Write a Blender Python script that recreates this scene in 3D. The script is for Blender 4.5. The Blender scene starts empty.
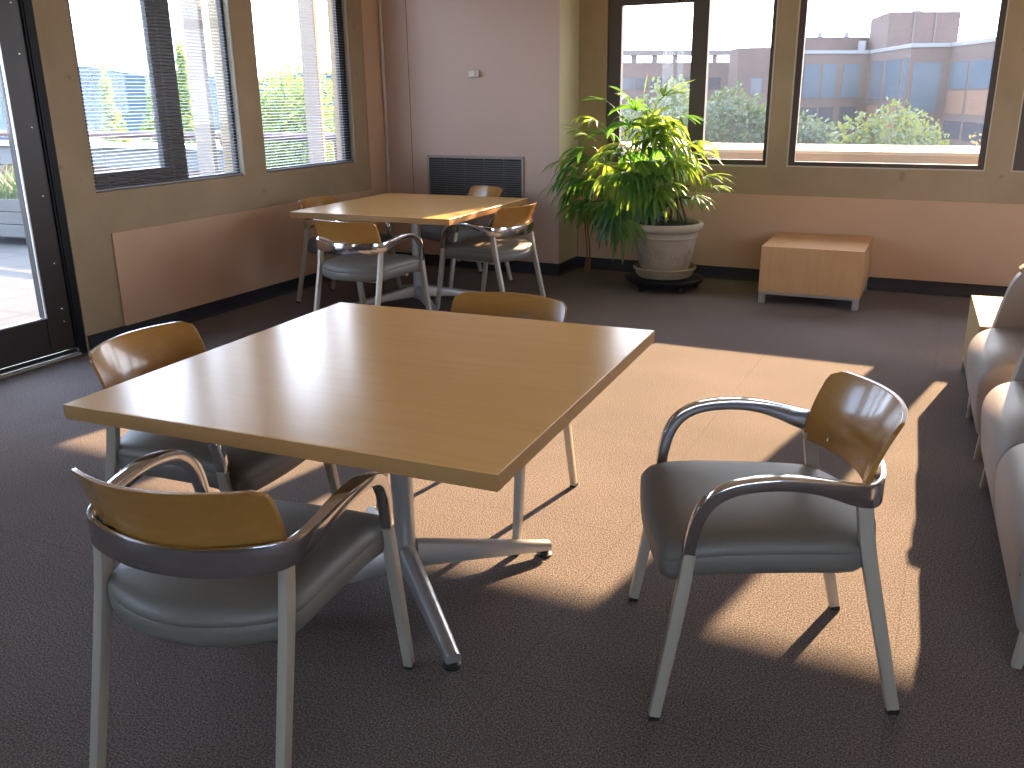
import bpy, bmesh, math, random
from mathutils import Vector, Matrix, Euler, Quaternion
random.seed(7)
PI = math.pi
scn = bpy.context.scene
COL = scn.collection

# ------------------------------------------------------------------ materials
def lin(r, g, b):
    f = lambda c: c/12.92 if c <= .04045 else ((c+.055)/1.055)**2.4
    return (f(r/255), f(g/255), f(b/255), 1)

class NT:
    def __init__(s, name):
        s.m = bpy.data.materials.new(name); s.m.use_nodes = True
        s.t = s.m.node_tree; s.t.nodes.clear()
        s.out = s.n('ShaderNodeOutputMaterial')
    def n(s, k, **kw):
        nd = s.t.nodes.new(k)
        for a, v in kw.items(): setattr(nd, a, v)
        return nd
    def l(s, a, b): s.t.links.new(a, b)

def pbr(name, col, rough=.5, metal=0, spec=.5, coat=0, var=0.0, vscale=6, bump=0, bscale=60, stretch=(1,1,1), col2=None, aniso=0, detail=4):
    T = NT(name); b = T.n('ShaderNodeBsdfPrincipled'); T.l(b.outputs[0], T.out.inputs[0])
    b.inputs['Base Color'].default_value = (*col[:3], 1)
    b.inputs['Roughness'].default_value = rough; b.inputs['Metallic'].default_value = metal
    b.inputs['Specular IOR Level'].default_value = spec; b.inputs['Coat Weight'].default_value = coat
    b.inputs['Coat Roughness'].default_value = .12
    b.inputs['Anisotropic'].default_value = aniso
    tc = T.n('ShaderNodeTexCoord'); mp = T.n('ShaderNodeMapping'); mp.inputs['Scale'].default_value = stretch
    T.l(tc.outputs['Object'], mp.inputs[0])
    if var or col2:
        nz = T.n('ShaderNodeTexNoise'); nz.inputs['Scale'].default_value = vscale; nz.inputs['Detail'].default_value = detail
        T.l(mp.outputs[0], nz.inputs['Vector'])
        mx = T.n('ShaderNodeMix', data_type='RGBA')
        c2 = col2 or tuple(c*(1-var) for c in col[:3])
        mx.inputs[6].default_value = (*col[:3], 1); mx.inputs[7].default_value = (*c2[:3], 1)
        rp = T.n('ShaderNodeMapRange'); rp.inputs[1].default_value = .3; rp.inputs[2].default_value = .7
        T.l(nz.outputs[0], rp.inputs[0]); T.l(rp.outputs[0], mx.inputs[0]); T.l(mx.outputs[2], b.inputs['Base Color'])
    if bump:
        n2 = T.n('ShaderNodeTexNoise'); n2.inputs['Scale'].default_value = bscale; n2.inputs['Detail'].default_value = 3
        T.l(mp.outputs[0], n2.inputs['Vector'])
        bp = T.n('ShaderNodeBump'); bp.inputs['Strength'].default_value = bump; bp.inputs['Distance'].default_value = .01
        T.l(n2.outputs[0], bp.inputs['Height']); T.l(bp.outputs[0], b.inputs['Normal'])
    return T.m

def wood(name, c1, c2, rough=.25, axis='x', coat=0, spec=.5):
    T = NT(name); b = T.n('ShaderNodeBsdfPrincipled'); T.l(b.outputs[0], T.out.inputs[0])
    b.inputs['Roughness'].default_value = rough; b.inputs['Coat Weight'].default_value = coat
    b.inputs['Coat Roughness'].default_value = .1; b.inputs['Specular IOR Level'].default_value = spec
    tc = T.n('ShaderNodeTexCoord'); mp = T.n('ShaderNodeMapping')
    mp.inputs['Scale'].default_value = {'x': (.7, 9, 9), 'y': (9, .7, 9), 'z': (9, 9, .7)}[axis]
    T.l(tc.outputs['Object'], mp.inputs[0])
    nz = T.n('ShaderNodeTexNoise'); nz.inputs['Scale'].default_value = 4; nz.inputs['Detail'].default_value = 6; nz.inputs['Distortion'].default_value = .6
    n2 = T.n('ShaderNodeTexNoise'); n2.inputs['Scale'].default_value = 26; n2.inputs['Detail'].default_value = 2
    T.l(mp.outputs[0], nz.inputs['Vector']); T.l(mp.outputs[0], n2.inputs['Vector'])
    ad = T.n('ShaderNodeMath', operation='MULTIPLY_ADD'); ad.inputs[1].default_value = .35
    T.l(n2.outputs[0], ad.inputs[0]); T.l(nz.outputs[0], ad.inputs[2])
    rp = T.n('ShaderNodeMapRange'); rp.inputs[1].default_value = .45; rp.inputs[2].default_value = .95
    T.l(ad.outputs[0], rp.inputs[0])
    mx = T.n('ShaderNodeMix', data_type='RGBA'); mx.inputs[6].default_value = (*c1, 1); mx.inputs[7].default_value = (*c2, 1)
    T.l(rp.outputs[0], mx.inputs[0]); T.l(mx.outputs[2], b.inputs['Base Color'])
    return T.m

def carpet_mat():
    T = NT('carpet'); b = T.n('ShaderNodeBsdfPrincipled'); T.l(b.outputs[0], T.out.inputs[0])
    b.inputs['Roughness'].default_value = .95; b.inputs['Specular IOR Level'].default_value = .1
    b.inputs['Sheen Weight'].default_value = 0
    tc = T.n('ShaderNodeTexCoord')
    vo = T.n('ShaderNodeTexNoise'); vo.inputs['Scale'].default_value = 190; vo.inputs['Detail'].default_value = 2; vo.inputs['Roughness'].default_value = .8
    T.l(tc.outputs['Object'], vo.inputs['Vector'])
    rp = T.n('ShaderNodeValToRGB'); e = rp.color_ramp.elements
    e[0].position = .33; e[0].color = (.060, .048, .045, 1); e[1].position = .68; e[1].color = (.385, .325, .305, 1)
    m = rp.color_ramp.elements.new(.5); m.color = (.172, .143, .134, 1)
    T.l(vo.outputs[0], rp.inputs[0])
    n3 = T.n('ShaderNodeTexNoise'); n3.inputs['Scale'].default_value = 1.2; n3.inputs['Detail'].default_value = 3
    T.l(tc.outputs['Object'], n3.inputs['Vector'])
    r3 = T.n('ShaderNodeMapRange'); r3.inputs[1].default_value = .3; r3.inputs[2].default_value = .7; r3.inputs[3].default_value = .85; r3.inputs[4].default_value = 1.08
    T.l(n3.outputs[0], r3.inputs[0])
    # square carpet modules: hairline joints
    br = T.n('ShaderNodeTexBrick'); br.offset = 0; br.inputs['Scale'].default_value = 1
    br.inputs['Brick Width'].default_value = .92; br.inputs['Row Height'].default_value = .92; br.inputs['Mortar Size'].default_value = .002
    br.inputs['Color1'].default_value = br.inputs['Color2'].default_value = (1, 1, 1, 1); br.inputs['Mortar'].default_value = (.8, .8, .8, 1)
    T.l(tc.outputs['Object'], br.inputs['Vector'])
    mu = T.n('ShaderNodeVectorMath', operation='SCALE'); T.l(rp.outputs[0], mu.inputs[0]); T.l(r3.outputs[0], mu.inputs['Scale'])
    mm = T.n('ShaderNodeVectorMath', operation='MULTIPLY'); T.l(mu.outputs[0], mm.inputs[0]); T.l(br.outputs[0], mm.inputs[1])
    T.l(mm.outputs[0], b.inputs['Base Color'])
    bp = T.n('ShaderNodeBump'); bp.inputs['Strength'].default_value = .5; bp.inputs['Distance'].default_value = .006
    T.l(vo.outputs[0], bp.inputs['Height']); T.l(bp.outputs[0], b.inputs['Normal'])
    return T.m

def concrete_mat(name, c, c2):
    T = NT(name); b = T.n('ShaderNodeBsdfPrincipled'); T.l(b.outputs[0], T.out.inputs[0])
    b.inputs['Roughness'].default_value = .85; b.inputs['Specular IOR Level'].default_value = .2
    tc = T.n('ShaderNodeTexCoord')
    nz = T.n('ShaderNodeTexNoise'); nz.inputs['Scale'].default_value = 2.2; nz.inputs['Detail'].default_value = 7; nz.inputs['Roughness'].default_value = .62
    T.l(tc.outputs['Object'], nz.inputs['Vector'])
    rp = T.n('ShaderNodeMapRange'); rp.inputs[1].default_value = .32; rp.inputs[2].default_value = .7
    T.l(nz.outputs[0], rp.inputs[0])
    mx = T.n('ShaderNodeMix', data_type='RGBA'); mx.inputs[6].default_value = (*c, 1); mx.inputs[7].default_value = (*c2, 1)
    T.l(rp.outputs[0], mx.inputs[0])
    sp = T.n('ShaderNodeTexNoise'); sp.inputs['Scale'].default_value = 14; sp.inputs['Detail'].default_value = 0
    T.l(tc.outputs['Object'], sp.inputs['Vector'])
    r2 = T.n('ShaderNodeMapRange'); r2.inputs[1].default_value = .80; r2.inputs[2].default_value = .86; r2.inputs[3].default_value = 0; r2.inputs[4].default_value = .5
    T.l(sp.outputs[0], r2.inputs[0])
    m2 = T.n('ShaderNodeMix', data_type='RGBA'); m2.inputs[7].default_value = (*[x*.55 for x in c], 1)
    T.l(r2.outputs[0], m2.inputs[0]); T.l(mx.outputs[2], m2.inputs[6]); T.l(m2.outputs[2], b.inputs['Base Color'])
    bp = T.n('ShaderNodeBump'); bp.inputs['Strength'].default_value = .15; bp.inputs['Distance'].default_value = .01
    T.l(nz.outputs[0], bp.inputs['Height']); T.l(bp.outputs[0], b.inputs['Normal'])
    return T.m

def glass_mat(name, dust, dustcol=(1, .97, .95), tint=(.93, .95, .96)):
    T = NT(name)
    tr = T.n('ShaderNodeBsdfTransparent'); tr.inputs[0].default_value = (*tint, 1)
    gl = T.n('ShaderNodeBsdfGlossy'); gl.inputs['Roughness'].default_value = .02
    lw = T.n('ShaderNodeLayerWeight'); lw.inputs[0].default_value = .5
    pw = T.n('ShaderNodeMath', operation='POWER'); pw.inputs[1].default_value = 5; T.l(lw.outputs['Facing'], pw.inputs[0])
    fr = T.n('ShaderNodeMath', operation='MULTIPLY_ADD'); fr.inputs[1].default_value = .9; fr.inputs[2].default_value = .035; T.l(pw.outputs[0], fr.inputs[0])
    mx = T.n('ShaderNodeMixShader'); T.l(fr.outputs[0], mx.inputs[0]); T.l(tr.outputs[0], mx.inputs[1]); T.l(gl.outputs[0], mx.inputs[2])
    tl = T.n('ShaderNodeBsdfTranslucent'); tl.inputs[0].default_value = (*dustcol, 1)
    m2 = T.n('ShaderNodeMixShader'); m2.inputs[0].default_value = dust
    T.l(mx.outputs[0], m2.inputs[1]); T.l(tl.outputs[0], m2.inputs[2]); T.l(m2.outputs[0], T.out.inputs[0])
    # a film of dust, thicker in patches
    tc = T.n('ShaderNodeTexCoord'); nz = T.n('ShaderNodeTexNoise'); nz.inputs['Scale'].default_value = 3; nz.inputs['Detail'].default_value = 5
    T.l(tc.outputs['Object'], nz.inputs['Vector'])
    rp = T.n('ShaderNodeMapRange'); rp.inputs[1].default_value = .3; rp.inputs[2].default_value = .7; rp.inputs[3].default_value = dust*.7; rp.inputs[4].default_value = dust*1.3
    T.l(nz.outputs[0], rp.inputs[0]); T.l(rp.outputs[0], m2.inputs[0])
    return T.m

def leaf_mat(name, c, c2, tc_):
    T = NT(name); b = T.n('ShaderNodeBsdfPrincipled')
    b.inputs['Roughness'].default_value = .32; b.inputs['Specular IOR Level'].default_value = .6
    tl = T.n('ShaderNodeBsdfTranslucent')
    tc = T.n('ShaderNodeTexCoord'); nz = T.n('ShaderNodeTexNoise'); nz.inputs['Scale'].default_value = 3.5; nz.inputs['Detail'].default_value = 3
    T.l(tc.outputs['Object'], nz.inputs['Vector'])
    rp = T.n('ShaderNodeMapRange'); rp.inputs[1].default_value = .35; rp.inputs[2].default_value = .65; T.l(nz.outputs[0], rp.inputs[0])
    mx = T.n('ShaderNodeMix', data_type='RGBA'); mx.inputs[6].default_value = (*c, 1); mx.inputs[7].default_value = (*c2, 1)
    T.l(rp.outputs[0], mx.inputs[0]); T.l(mx.outputs[2], b.inputs['Base Color'])
    tl.inputs[0].default_value = (*tc_, 1)
    ms = T.n('ShaderNodeMixShader'); ms.inputs[0].default_value = .45
    T.l(b.outputs[0], ms.inputs[1]); T.l(tl.outputs[0], ms.inputs[2]); T.l(ms.outputs[0], T.out.inputs[0])
    return T.m

def brick_mat(name, c1, c2, mortar, bw=.4, bh=.15, ax='xz'):
    T = NT(name); b = T.n('ShaderNodeBsdfPrincipled'); T.l(b.outputs[0], T.out.inputs[0]); b.inputs['Roughness'].default_value = .9
    tc = T.n('ShaderNodeTexCoord'); sx = T.n('ShaderNodeSeparateXYZ'); cb = T.n('ShaderNodeCombineXYZ')
    T.l(tc.outputs['Object'], sx.inputs[0])
    ad = T.n('ShaderNodeMath', operation='ADD'); T.l(sx.outputs[0], ad.inputs[0]); T.l(sx.outputs[1], ad.inputs[1])
    if ax == 'xz': T.l(ad.outputs[0], cb.inputs[0]); T.l(sx.outputs[2], cb.inputs[1])
    else: T.l(sx.outputs[0], cb.inputs[0]); T.l(sx.outputs[1], cb.inputs[1])
    br = T.n('ShaderNodeTexBrick'); br.inputs['Scale'].default_value = 1; br.inputs['Brick Width'].default_value = bw; br.inputs['Row Height'].default_value = bh
    if ax == 'xy': br.offset = 0
    br.inputs['Mortar Size'].default_value = bh*.06
    br.inputs['Color1'].default_value = (*c1, 1); br.inputs['Color2'].default_value = (*c2, 1); br.inputs['Mortar'].default_value = (*mortar, 1)
    T.l(cb.outputs[0], br.inputs['Vector']); T.l(br.outputs[0], b.inputs['Base Color'])
    return T.m

M = {}
M['carpet'] = carpet_mat()
M['concrete'] = concrete_mat('olive_tan_concrete', (.475, .35, .215), (.39, .29, .175))
M['panel'] = pbr('pinkish_drywall', (.68, .44, .285), .8, spec=.2, var=.08, vscale=1.5, bump=.05, bscale=40)
M['mauve'] = pbr('mauve_laminate', (.60, .43, .345), .35, spec=.4, var=.05, vscale=1.2)
M['dim_rear'] = wood('dim_rear_wall', (.11, .075, .05), (.08, .052, .035), .5, 'z')  # dark finish made up for the unseen rear wall to cut bounce light
M['cream'] = pbr('cream_paint', (.55, .45, .27), .7, spec=.3)
M['ceiling'] = pbr('ceiling_tile', (.86, .78, .64), .9, spec=.1, var=.08, vscale=9)
M['rubber'] = pbr('black_rubber', (.022, .022, .030), .45, spec=.4)
M['bronze'] = pbr('dark_bronze', (.040, .030, .026), .38, spec=.5, metal=.3)
M['bronze2'] = pbr('dark_brown_frame', (.085, .060, .046), .45, spec=.5)
M['black'] = pbr('black_paint', (.010, .010, .013), .5, spec=.2)
M['caulk'] = pbr('pale_caulk', (.62, .55, .42), .6)
M['conduit'] = pbr('cream_conduit', (.62, .53, .42), .45)
M['alu'] = pbr('satin_aluminium', (.60, .60, .60), .32, metal=.9)
M['sillmetal'] = pbr('worn_threshold', (.34, .31, .25), .5, metal=.3)
M['screw'] = pbr('bright_screw', (.8, .8, .78), .25, metal=1)
M['table_wood'] = wood('maple_laminate', (.96, .57, .21), (.91, .52, .18), .21, 'x', spec=1.0)
M['table_edge'] = wood('maple_edge', (.46, .255, .095), (.40, .215, .075), .4, 'x')
M['box_wood'] = wood('maple_veneer', (.62, .36, .165), (.56, .31, .14), .38, 'z')
M['box_wood_sunlit'] = wood('sunlit_maple_veneer', (.40, .29, .155), (.36, .26, .135), .6, 'z', spec=.15)  # copy of the maple veneer, colour and gloss lowered for sunlit pieces
M['ply'] = wood('honey_plywood', (.46, .225, .05), (.39, .18, .038), .24, 'x', coat=.5)
M['ply_edge'] = wood('plywood_edge', (.62, .38, .17), (.45, .24, .09), .4, 'x')
M['chrome'] = pbr('polished_aluminium', (.66, .66, .69), .12, metal=1)
M['leg'] = pbr('silver_grey_powder_coat', (.53, .48, .40), .42, metal=.35, spec=.5)
M['basemetal'] = pbr('brushed_silver_base', (.58, .58, .58), .33, metal=.7)
M['vinyl'] = pbr('dark_taupe_vinyl', (.172, .158, .138), .50, spec=.75, bump=.06, bscale=160)
M['lounge'] = pbr('taupe_vinyl', (.31, .275, .255), .45, spec=.4, bump=.05, bscale=120)
M['glide'] = pbr('black_plastic', (.015, .015, .015), .5)
M['stone'] = pbr('cast_stone_pot', (.46, .37, .28), .75, var=.15, vscale=9, bump=.12, bscale=50)
M['stone2'] = pbr('tan_saucer', (.40, .31, .20), .65, var=.1, vscale=9)
M['soil'] = pbr('soil', (.03, .02, .013), .95, var=.4, vscale=40, bump=.5)
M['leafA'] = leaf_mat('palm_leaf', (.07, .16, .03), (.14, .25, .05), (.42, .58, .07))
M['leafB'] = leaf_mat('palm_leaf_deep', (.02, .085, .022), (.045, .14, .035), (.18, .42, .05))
M['leafC'] = leaf_mat('palm_leaf_yellowing', (.40, .30, .03), (.30, .33, .04), (.75, .55, .05))
M['cane'] = pbr('palm_cane', (.09, .10, .035), .6, col2=(.06, .04, .02), vscale=30)
M['husk'] = pbr('dry_husk', (.34, .17, .07), .8, col2=(.18, .09, .04), vscale=30)
M['grille'] = pbr('grille_grey', (.20, .20, .21), .45, metal=.3)
M['grille_frame'] = pbr('grille_frame', (.34, .28, .26), .45)
M['void'] = pbr('grille_backing', (.02, .02, .022), .9)
M['white'] = pbr('white_plastic', (.75, .70, .62), .4)
M['slat'] = pbr('blind_slat', (.36, .36, .40), .45)
M['cord'] = pbr('blind_cord', (.55, .52, .48), .8)
M['glass_back'] = glass_mat('dusty_window_glass', .0105, (.60, .75, 1), (.79, .79, .80))
M['glass_side'] = glass_mat('tinted_window_glass', .004, (.7, .8, 1), tint=(.96, .97, .98))
M['glass_clear'] = glass_mat('clear_window_glass', .003, tint=(.97, .98, .98))
M['deck'] = brick_mat('deck_pavers', (.058, .050, .046), (.050, .045, .042), (.04, .036, .036), .61, .61, 'xy')
M['white_conc'] = pbr('white_coping', (.5, .48, .46), .8, var=.1, vscale=3)
M['beige_conc'] = pbr('beige_concrete', (.34, .27, .215), .85, var=.1, vscale=3)
M['grey_conc'] = pbr('grey_render', (.16, .155, .155), .85, var=.1, vscale=3)
M['brick_par'] = brick_mat('terrace_brick', (.16, .07, .05), (.12, .055, .04), (.18, .14, .12), .22, .075)
M['railpaint'] = pbr('maroon_rail', (.085, .035, .04), .5)
M['oldwood'] = wood('weathered_planks', (.11, .10, .095), (.085, .078, .072), .8, 'x')
M['brickA'] = brick_mat('brown_brick', (.120, .068, .060), (.10, .06, .054), (.12, .09, .08), .5, .16)
M['brickMirrored'] = brick_mat('orange_brick_reflection', (.22, .105, .06), (.19, .09, .055), (.2, .13, .1), .5, .16)  # orange brick coloured in as a reflection on the lower facade glass
M['bandc'] = pbr('concrete_band', (.14, .11, .105), .85)
M['pane'] = pbr('facade_glass', (.07, .10, .135), .15, spec=.8)
M['pane2'] = pbr('facade_glass_dark', (.04, .045, .065), .15, spec=.8)
M['metalroof'] = pbr('roof_metal', (.22, .21, .22), .5)
M['treeY'] = leaf_mat('foliage_yellow_green', (.075, .115, .022), (.05, .085, .02), (.12, .16, .028))
M['treeW'] = leaf_mat('foliage_bright_yellow', (.17, .22, .03), (.11, .17, .03), (.26, .32, .05))  # brighter yellow-green leaf colour for the trees beyond the terrace
M['treeG'] = leaf_mat('foliage_green', (.045, .085, .035), (.03, .06, .028), (.06, .10, .035))
M['treeL'] = leaf_mat('foliage_pale_green', (.10, .15, .055), (.07, .11, .045), (.13, .18, .06))
M['treeO'] = leaf_mat('foliage_gold', (.25, .16, .03), (.20, .17, .04), (.30, .2, .04))
M['bark'] = pbr('bark', (.10, .07, .05), .9)
M['hill'] = pbr('wooded_hill', (.016, .030, .055), .95, col2=(.026, .045, .055), vscale=.06, detail=8, spec=0)  # blue-green base colour carries the distance haze
M['grass'] = pbr('city_ground', (.12, .15, .08), .95, col2=(.18, .17, .13), vscale=.05)

# ------------------------------------------------------------------ mesh builder
class MB:
    def __init__(s): s.b = bmesh.new()
    def box(s, x0, x1, y0, y1, z0, z1, mat=None):
        v = [s.b.verts.new(p) for p in ((x0,y0,z0),(x1,y0,z0),(x1,y1,z0),(x0,y1,z0),(x0,y0,z1),(x1,y0,z1),(x1,y1,z1),(x0,y1,z1))]
        if mat is not None:
            for q in v: q.co = mat @ q.co
        for f in ((3,2,1,0),(4,5,6,7),(0,1,5,4),(1,2,6,5),(2,3,7,6),(3,0,4,7)): s.b.faces.new([v[i] for i in f])
        return s
    def rings(s, rs, cap=True, closed=True):
        R = [[s.b.verts.new(p) for p in r] for r in rs]
        n = len(R[0])
        for a, c in zip(R, R[1:]):
            for i in range(n if closed else n-1):
                j = (i+1) % n
                s.b.faces.new((a[i], a[j], c[j], c[i]))
        if cap:
            s.b.faces.new(list(reversed(R[0]))); s.b.faces.new(R[-1])
        return s
    def prism(s, poly, fn):
        """poly: 2D points; fn(p, k) gives the 3D point at end k (0/1)"""
        return s.rings([[fn(p, 0) for p in poly], [fn(p, 1) for p in poly]])
    def tube(s, pts, r, n=10, cap=True):
        pts = [Vector(p) for p in pts]; rs = []
        rr = r if isinstance(r, (list, tuple)) else [r]*len(pts)
        up = None
        for i, p in enumerate(pts):
            t = (pts[min(i+1, len(pts)-1)] - pts[max(i-1, 0)]).normalized()
            if up is None: up = t.orthogonal().normalized()
            a = (up - t*up.dot(t)); a = a.normalized() if a.length > 1e-6 else t.orthogonal().normalized()
            up = a; c = t.cross(a)
            rs.append([p + a*rr[i]*math.cos(2*PI*k/n) + c*rr[i]*math.sin(2*PI*k/n) for k in range(n)])
        return s.rings(rs, cap)
    def lathe(s, prof, n=40, c=(0, 0)):
        """prof: (r,z) from bottom to top, closed with caps where r > 0"""
        return s.rings([[Vector((c[0]+r*math.cos(2*PI*k/n), c[1]+r*math.sin(2*PI*k/n), z)) for k in range(n)] for r, z in prof])
    def sweep(s, pts, lats, hs, ws, ch=.3):
        """rounded bar: h across the bend plane, w along the lateral vector"""
        pts = [Vector(p) for p in pts]; rs = []
        for i, p in enumerate(pts):
            t = (pts[min(i+1, len(pts)-1)] - pts[max(i-1, 0)]).normalized()
            L = Vector(lats[i]); L = (L - t*L.dot(t)).normalized(); H = L.cross(t)
            h, w = hs[i]/2, ws[i]/2; c = min(h, w)*ch; c2 = c*.3
            q = [(h-c, w), (h-c2, w-c2), (h, w-c), (h, -w+c), (h-c2, -w+c2), (h-c, -w), (-h+c, -w), (-h+c2, -w+c2), (-h, -w+c), (-h, w-c), (-h+c2, w-c2), (-h+c, w)]
            rs.append([p + H*a + L*b for a, b in q])
        return s.rings(rs)
    def build(s, name, mat, parent=None, smooth=None, bevel=0, seg=2, bangle=40):
        bmesh.ops.recalc_face_normals(s.b, faces=s.b.faces)
        me = bpy.data.meshes.new(name); s.b.to_mesh(me); s.b.free()
        me.materials.append(mat if not isinstance(mat, str) else M[mat])
        o = bpy.data.objects.new(name, me); COL.objects.link(o)
        if parent: o.parent = parent
        if smooth is not None or bevel:
            for p in me.polygons: p.use_smooth = True
            me.set_sharp_from_angle(angle=math.radians(smooth if smooth else 40))
        if bevel:
            md = o.modifiers.new('bevel', 'BEVEL'); md.width = bevel; md.segments = seg; md.limit_method = 'ANGLE'; md.angle_limit = math.radians(bangle)
            md.harden_normals = True
        return o

def bx(name, mat, b, parent=None, bevel=0, **k): return MB().box(*b).build(name, mat, parent, bevel=bevel, **k)
def tag(o, label, cat, group=None, kind=None):
    if label: o['label'] = label
    if cat: o['category'] = cat
    if group: o['group'] = group
    if kind: o['kind'] = kind
    return o
def thing(name, label, cat, loc=(0, 0, 0), rz=0, group=None):
    o = bpy.data.objects.new(name, None); COL.objects.link(o); o.location = loc; o.rotation_euler = (0, 0, rz)
    o.empty_display_size = .1
    return tag(o, label, cat, group)
def struct(o): o['kind'] = 'structure'; return o
def sempty(name):
    o = bpy.data.objects.new(name, None); COL.objects.link(o); o['kind'] = 'structure'; return o
def copy_tree(o, parent=None):
    c = o.copy(); COL.objects.link(c); c.parent = parent
    for ch in [x for x in list(bpy.data.objects) if x.parent is o]: copy_tree(ch, c)
    return c
def catmull(P, n=5):
    """P: list of tuples of any length"""
    out = []
    Q = [P[0]] + list(P) + [P[-1]]
    for i in range(1, len(Q)-2):
        for k in range(n):
            t = k/n
            out.append(tuple(.5*((2*b)+(-a+c)*t+(2*a-5*b+4*c-d)*t*t+(-a+3*b-3*c+d)*t**3) for a, b, c, d in zip(Q[i-1], Q[i], Q[i+1], Q[i+2])))
    out.append(tuple(P[-1])); return out

# ------------------------------------------------------------------ room shell
XL, YM, YB, XR, YR, ZC = -4.712, 7.056, 7.473, 4.6, -3.2, 2.75
XN = -3.01                      # end of the mauve wall
WT = .20                        # wall thickness
ob = MB().box(XL-.19, XR+.2, YR-.2, YB+.12, -.2, 0).build('floor', 'carpet'); struct(ob)
ob = MB().box(XL-.2, XR+.2, YR-.2, YB+.2, ZC, ZC+.2).build('ceiling', 'ceiling'); struct(ob)

def wall_with_holes(name, mat, axis, pos0, pos1, a0, a1, z0, z1, holes, parent=None):
    """axis 'x': wall in plane x=const running along y; holes (a0,a1,z0,z1)"""
    m = MB()
    def seg(b0, b1, c0, c1):
        if b1-b0 < 1e-4 or c1-c0 < 1e-4: return
        if axis == 'x': m.box(pos0, pos1, b0, b1, c0, c1)
        else: m.box(b0, b1, pos0, pos1, c0, c1)
    cur = a0
    for h in sorted(holes):
        seg(cur, h[0], z0, z1); seg(h[0], h[1], z0, h[2]); seg(h[0], h[1], h[3], z1); cur = h[1]
    seg(cur, a1, z0, z1)
    return struct(m.build(name, mat, parent))

# left wall: terrace door, two blinded windows (plus an unseen window added behind the camera for light)
ZH = 2.60
D0, D1 = 2.42, 3.665            # door opening
W1 = (3.895, 5.215, .945, ZH); W2 = (5.445, 6.60, .945, ZH)
wall_with_holes('wall_left', 'concrete', 'x', XL-WT, XL, YR-.2, YM+.6, 0, ZC,
                [(-2.4, -.4, .945, ZH), (D0, D1, 0.0, ZH), W1, W2])
# back wall with window group, big window, next window and more beyond the frame
ZHB = 2.62
BW = [(-2.76, -1.405, .93, ZHB), (-1.236, .142, .93, ZHB), (.325, 1.70, .93, ZHB), (1.88, 3.25, .93, ZHB)]
wall_with_holes('wall_back', 'concrete', 'y', YB, YB+.10, XN-.02, XR+.2, 0, ZC, BW)
struct(MB().box(XL, XN, YM, YM+.62, 0, ZC).build('wall_mauve', 'mauve'))
struct(MB().box(XN+.0005, XN+.004, YM+.001, YB, .1, ZC).build('wall_return', 'cream'))
wall_with_holes('wall_right', 'panel', 'x', XR, XR+WT, YR-.2, YB+.1, 0, ZC, [(4.6, 6.4, .93, ZHB)])  # unseen opening added to brighten the right of the back wall
wall_with_holes('wall_rear', 'dim_rear', 'y', YR-.2, YR, XL-.2, XR+.2, 0, ZC, [(.6, 2.4, .93, ZHB), (2.6, 4.4, .93, ZHB)])  # two unseen openings added to light the back and mauve walls

# lower pinkish wallboard and corner strip
struct(bx('trim_1', 'panel', (XL, XL+.012, 3.958, YM, .10, .694), bevel=.002))
struct(bx('trim_2', 'panel', (XL, XL+.010, 6.79, YM, .696, ZC)))
struct(bx('trim_3', 'panel', (XN+.02, XR, YB-.012, YB, .10, .70), bevel=.002))
# seam between the mauve boards
struct(bx('trim_4', 'black', (-4.431, -4.427, YM-.0008, YM+.004, .1, ZC)))
# baseboards
def baseb(name, p0, p1, nrm):
    m = MB(); d = Vector(p1)-Vector(p0); nn = Vector(nrm)
    prof = [(0, 0), (.022, 0), (.020, .004), (.010, .012), (.006, .022), (.006, .098), (.003, .102), (0, .102)]
    m.prism(prof, lambda p, k: Vector(p0)+d*k+nn*p[0]+Vector((0, 0, p[1])))
    return struct(m.build(name, 'rubber', smooth=30))
baseb('baseboard_left', (XL+.0005, D1+.01, 0), (XL+.0005, YM, 0), (1, 0, 0))
baseb('baseboard_mauve', (XL, YM-.0005, 0), (XN+.004, YM-.0005, 0), (0, -1, 0))
baseb('baseboard_return', (XN+.004, YM-.002, 0), (XN+.004, YB, 0), (1, 0, 0))
baseb('baseboard_back', (XN+.01, YB-.012, 0), (XR, YB-.012, 0), (0, -1, 0))

# conduit in the corner
tag(MB().tube([(XL+.030, YM-.016, 0.0), (XL+.030, YM-.016, 2.0), (XL+.030, YM-.016, ZC)], .0145, 12).build('corner_conduit', 'conduit', smooth=60),
    'cream vertical conduit pipe running up the corner beside the mauve wall', 'pipe')

# ------------------------------------------------------------------ windows
def framebox(m, axis, p0, p1, a0, a1, z0, z1, t):
    """rectangular ring of bar thickness t=(left,right,bottom,top)"""
    def b(q0, q1, c0, c1):
        if axis == 'x': m.box(p0, p1, q0, q1, c0, c1)
        else: m.box(q0, q1, p0, p1, c0, c1)
    b(a0, a0+t[0], z0, z1); b(a1-t[1], a1, z0, z1); b(a0+t[0], a1-t[1], z0, z0+t[2]); b(a0+t[0], a1-t[1], z1-t[3], z1)

# back windows
def pane(name, mat, b, parent): return bx(name, mat, b, parent)
y0, y1 = YB+.018, YB+.070
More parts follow.
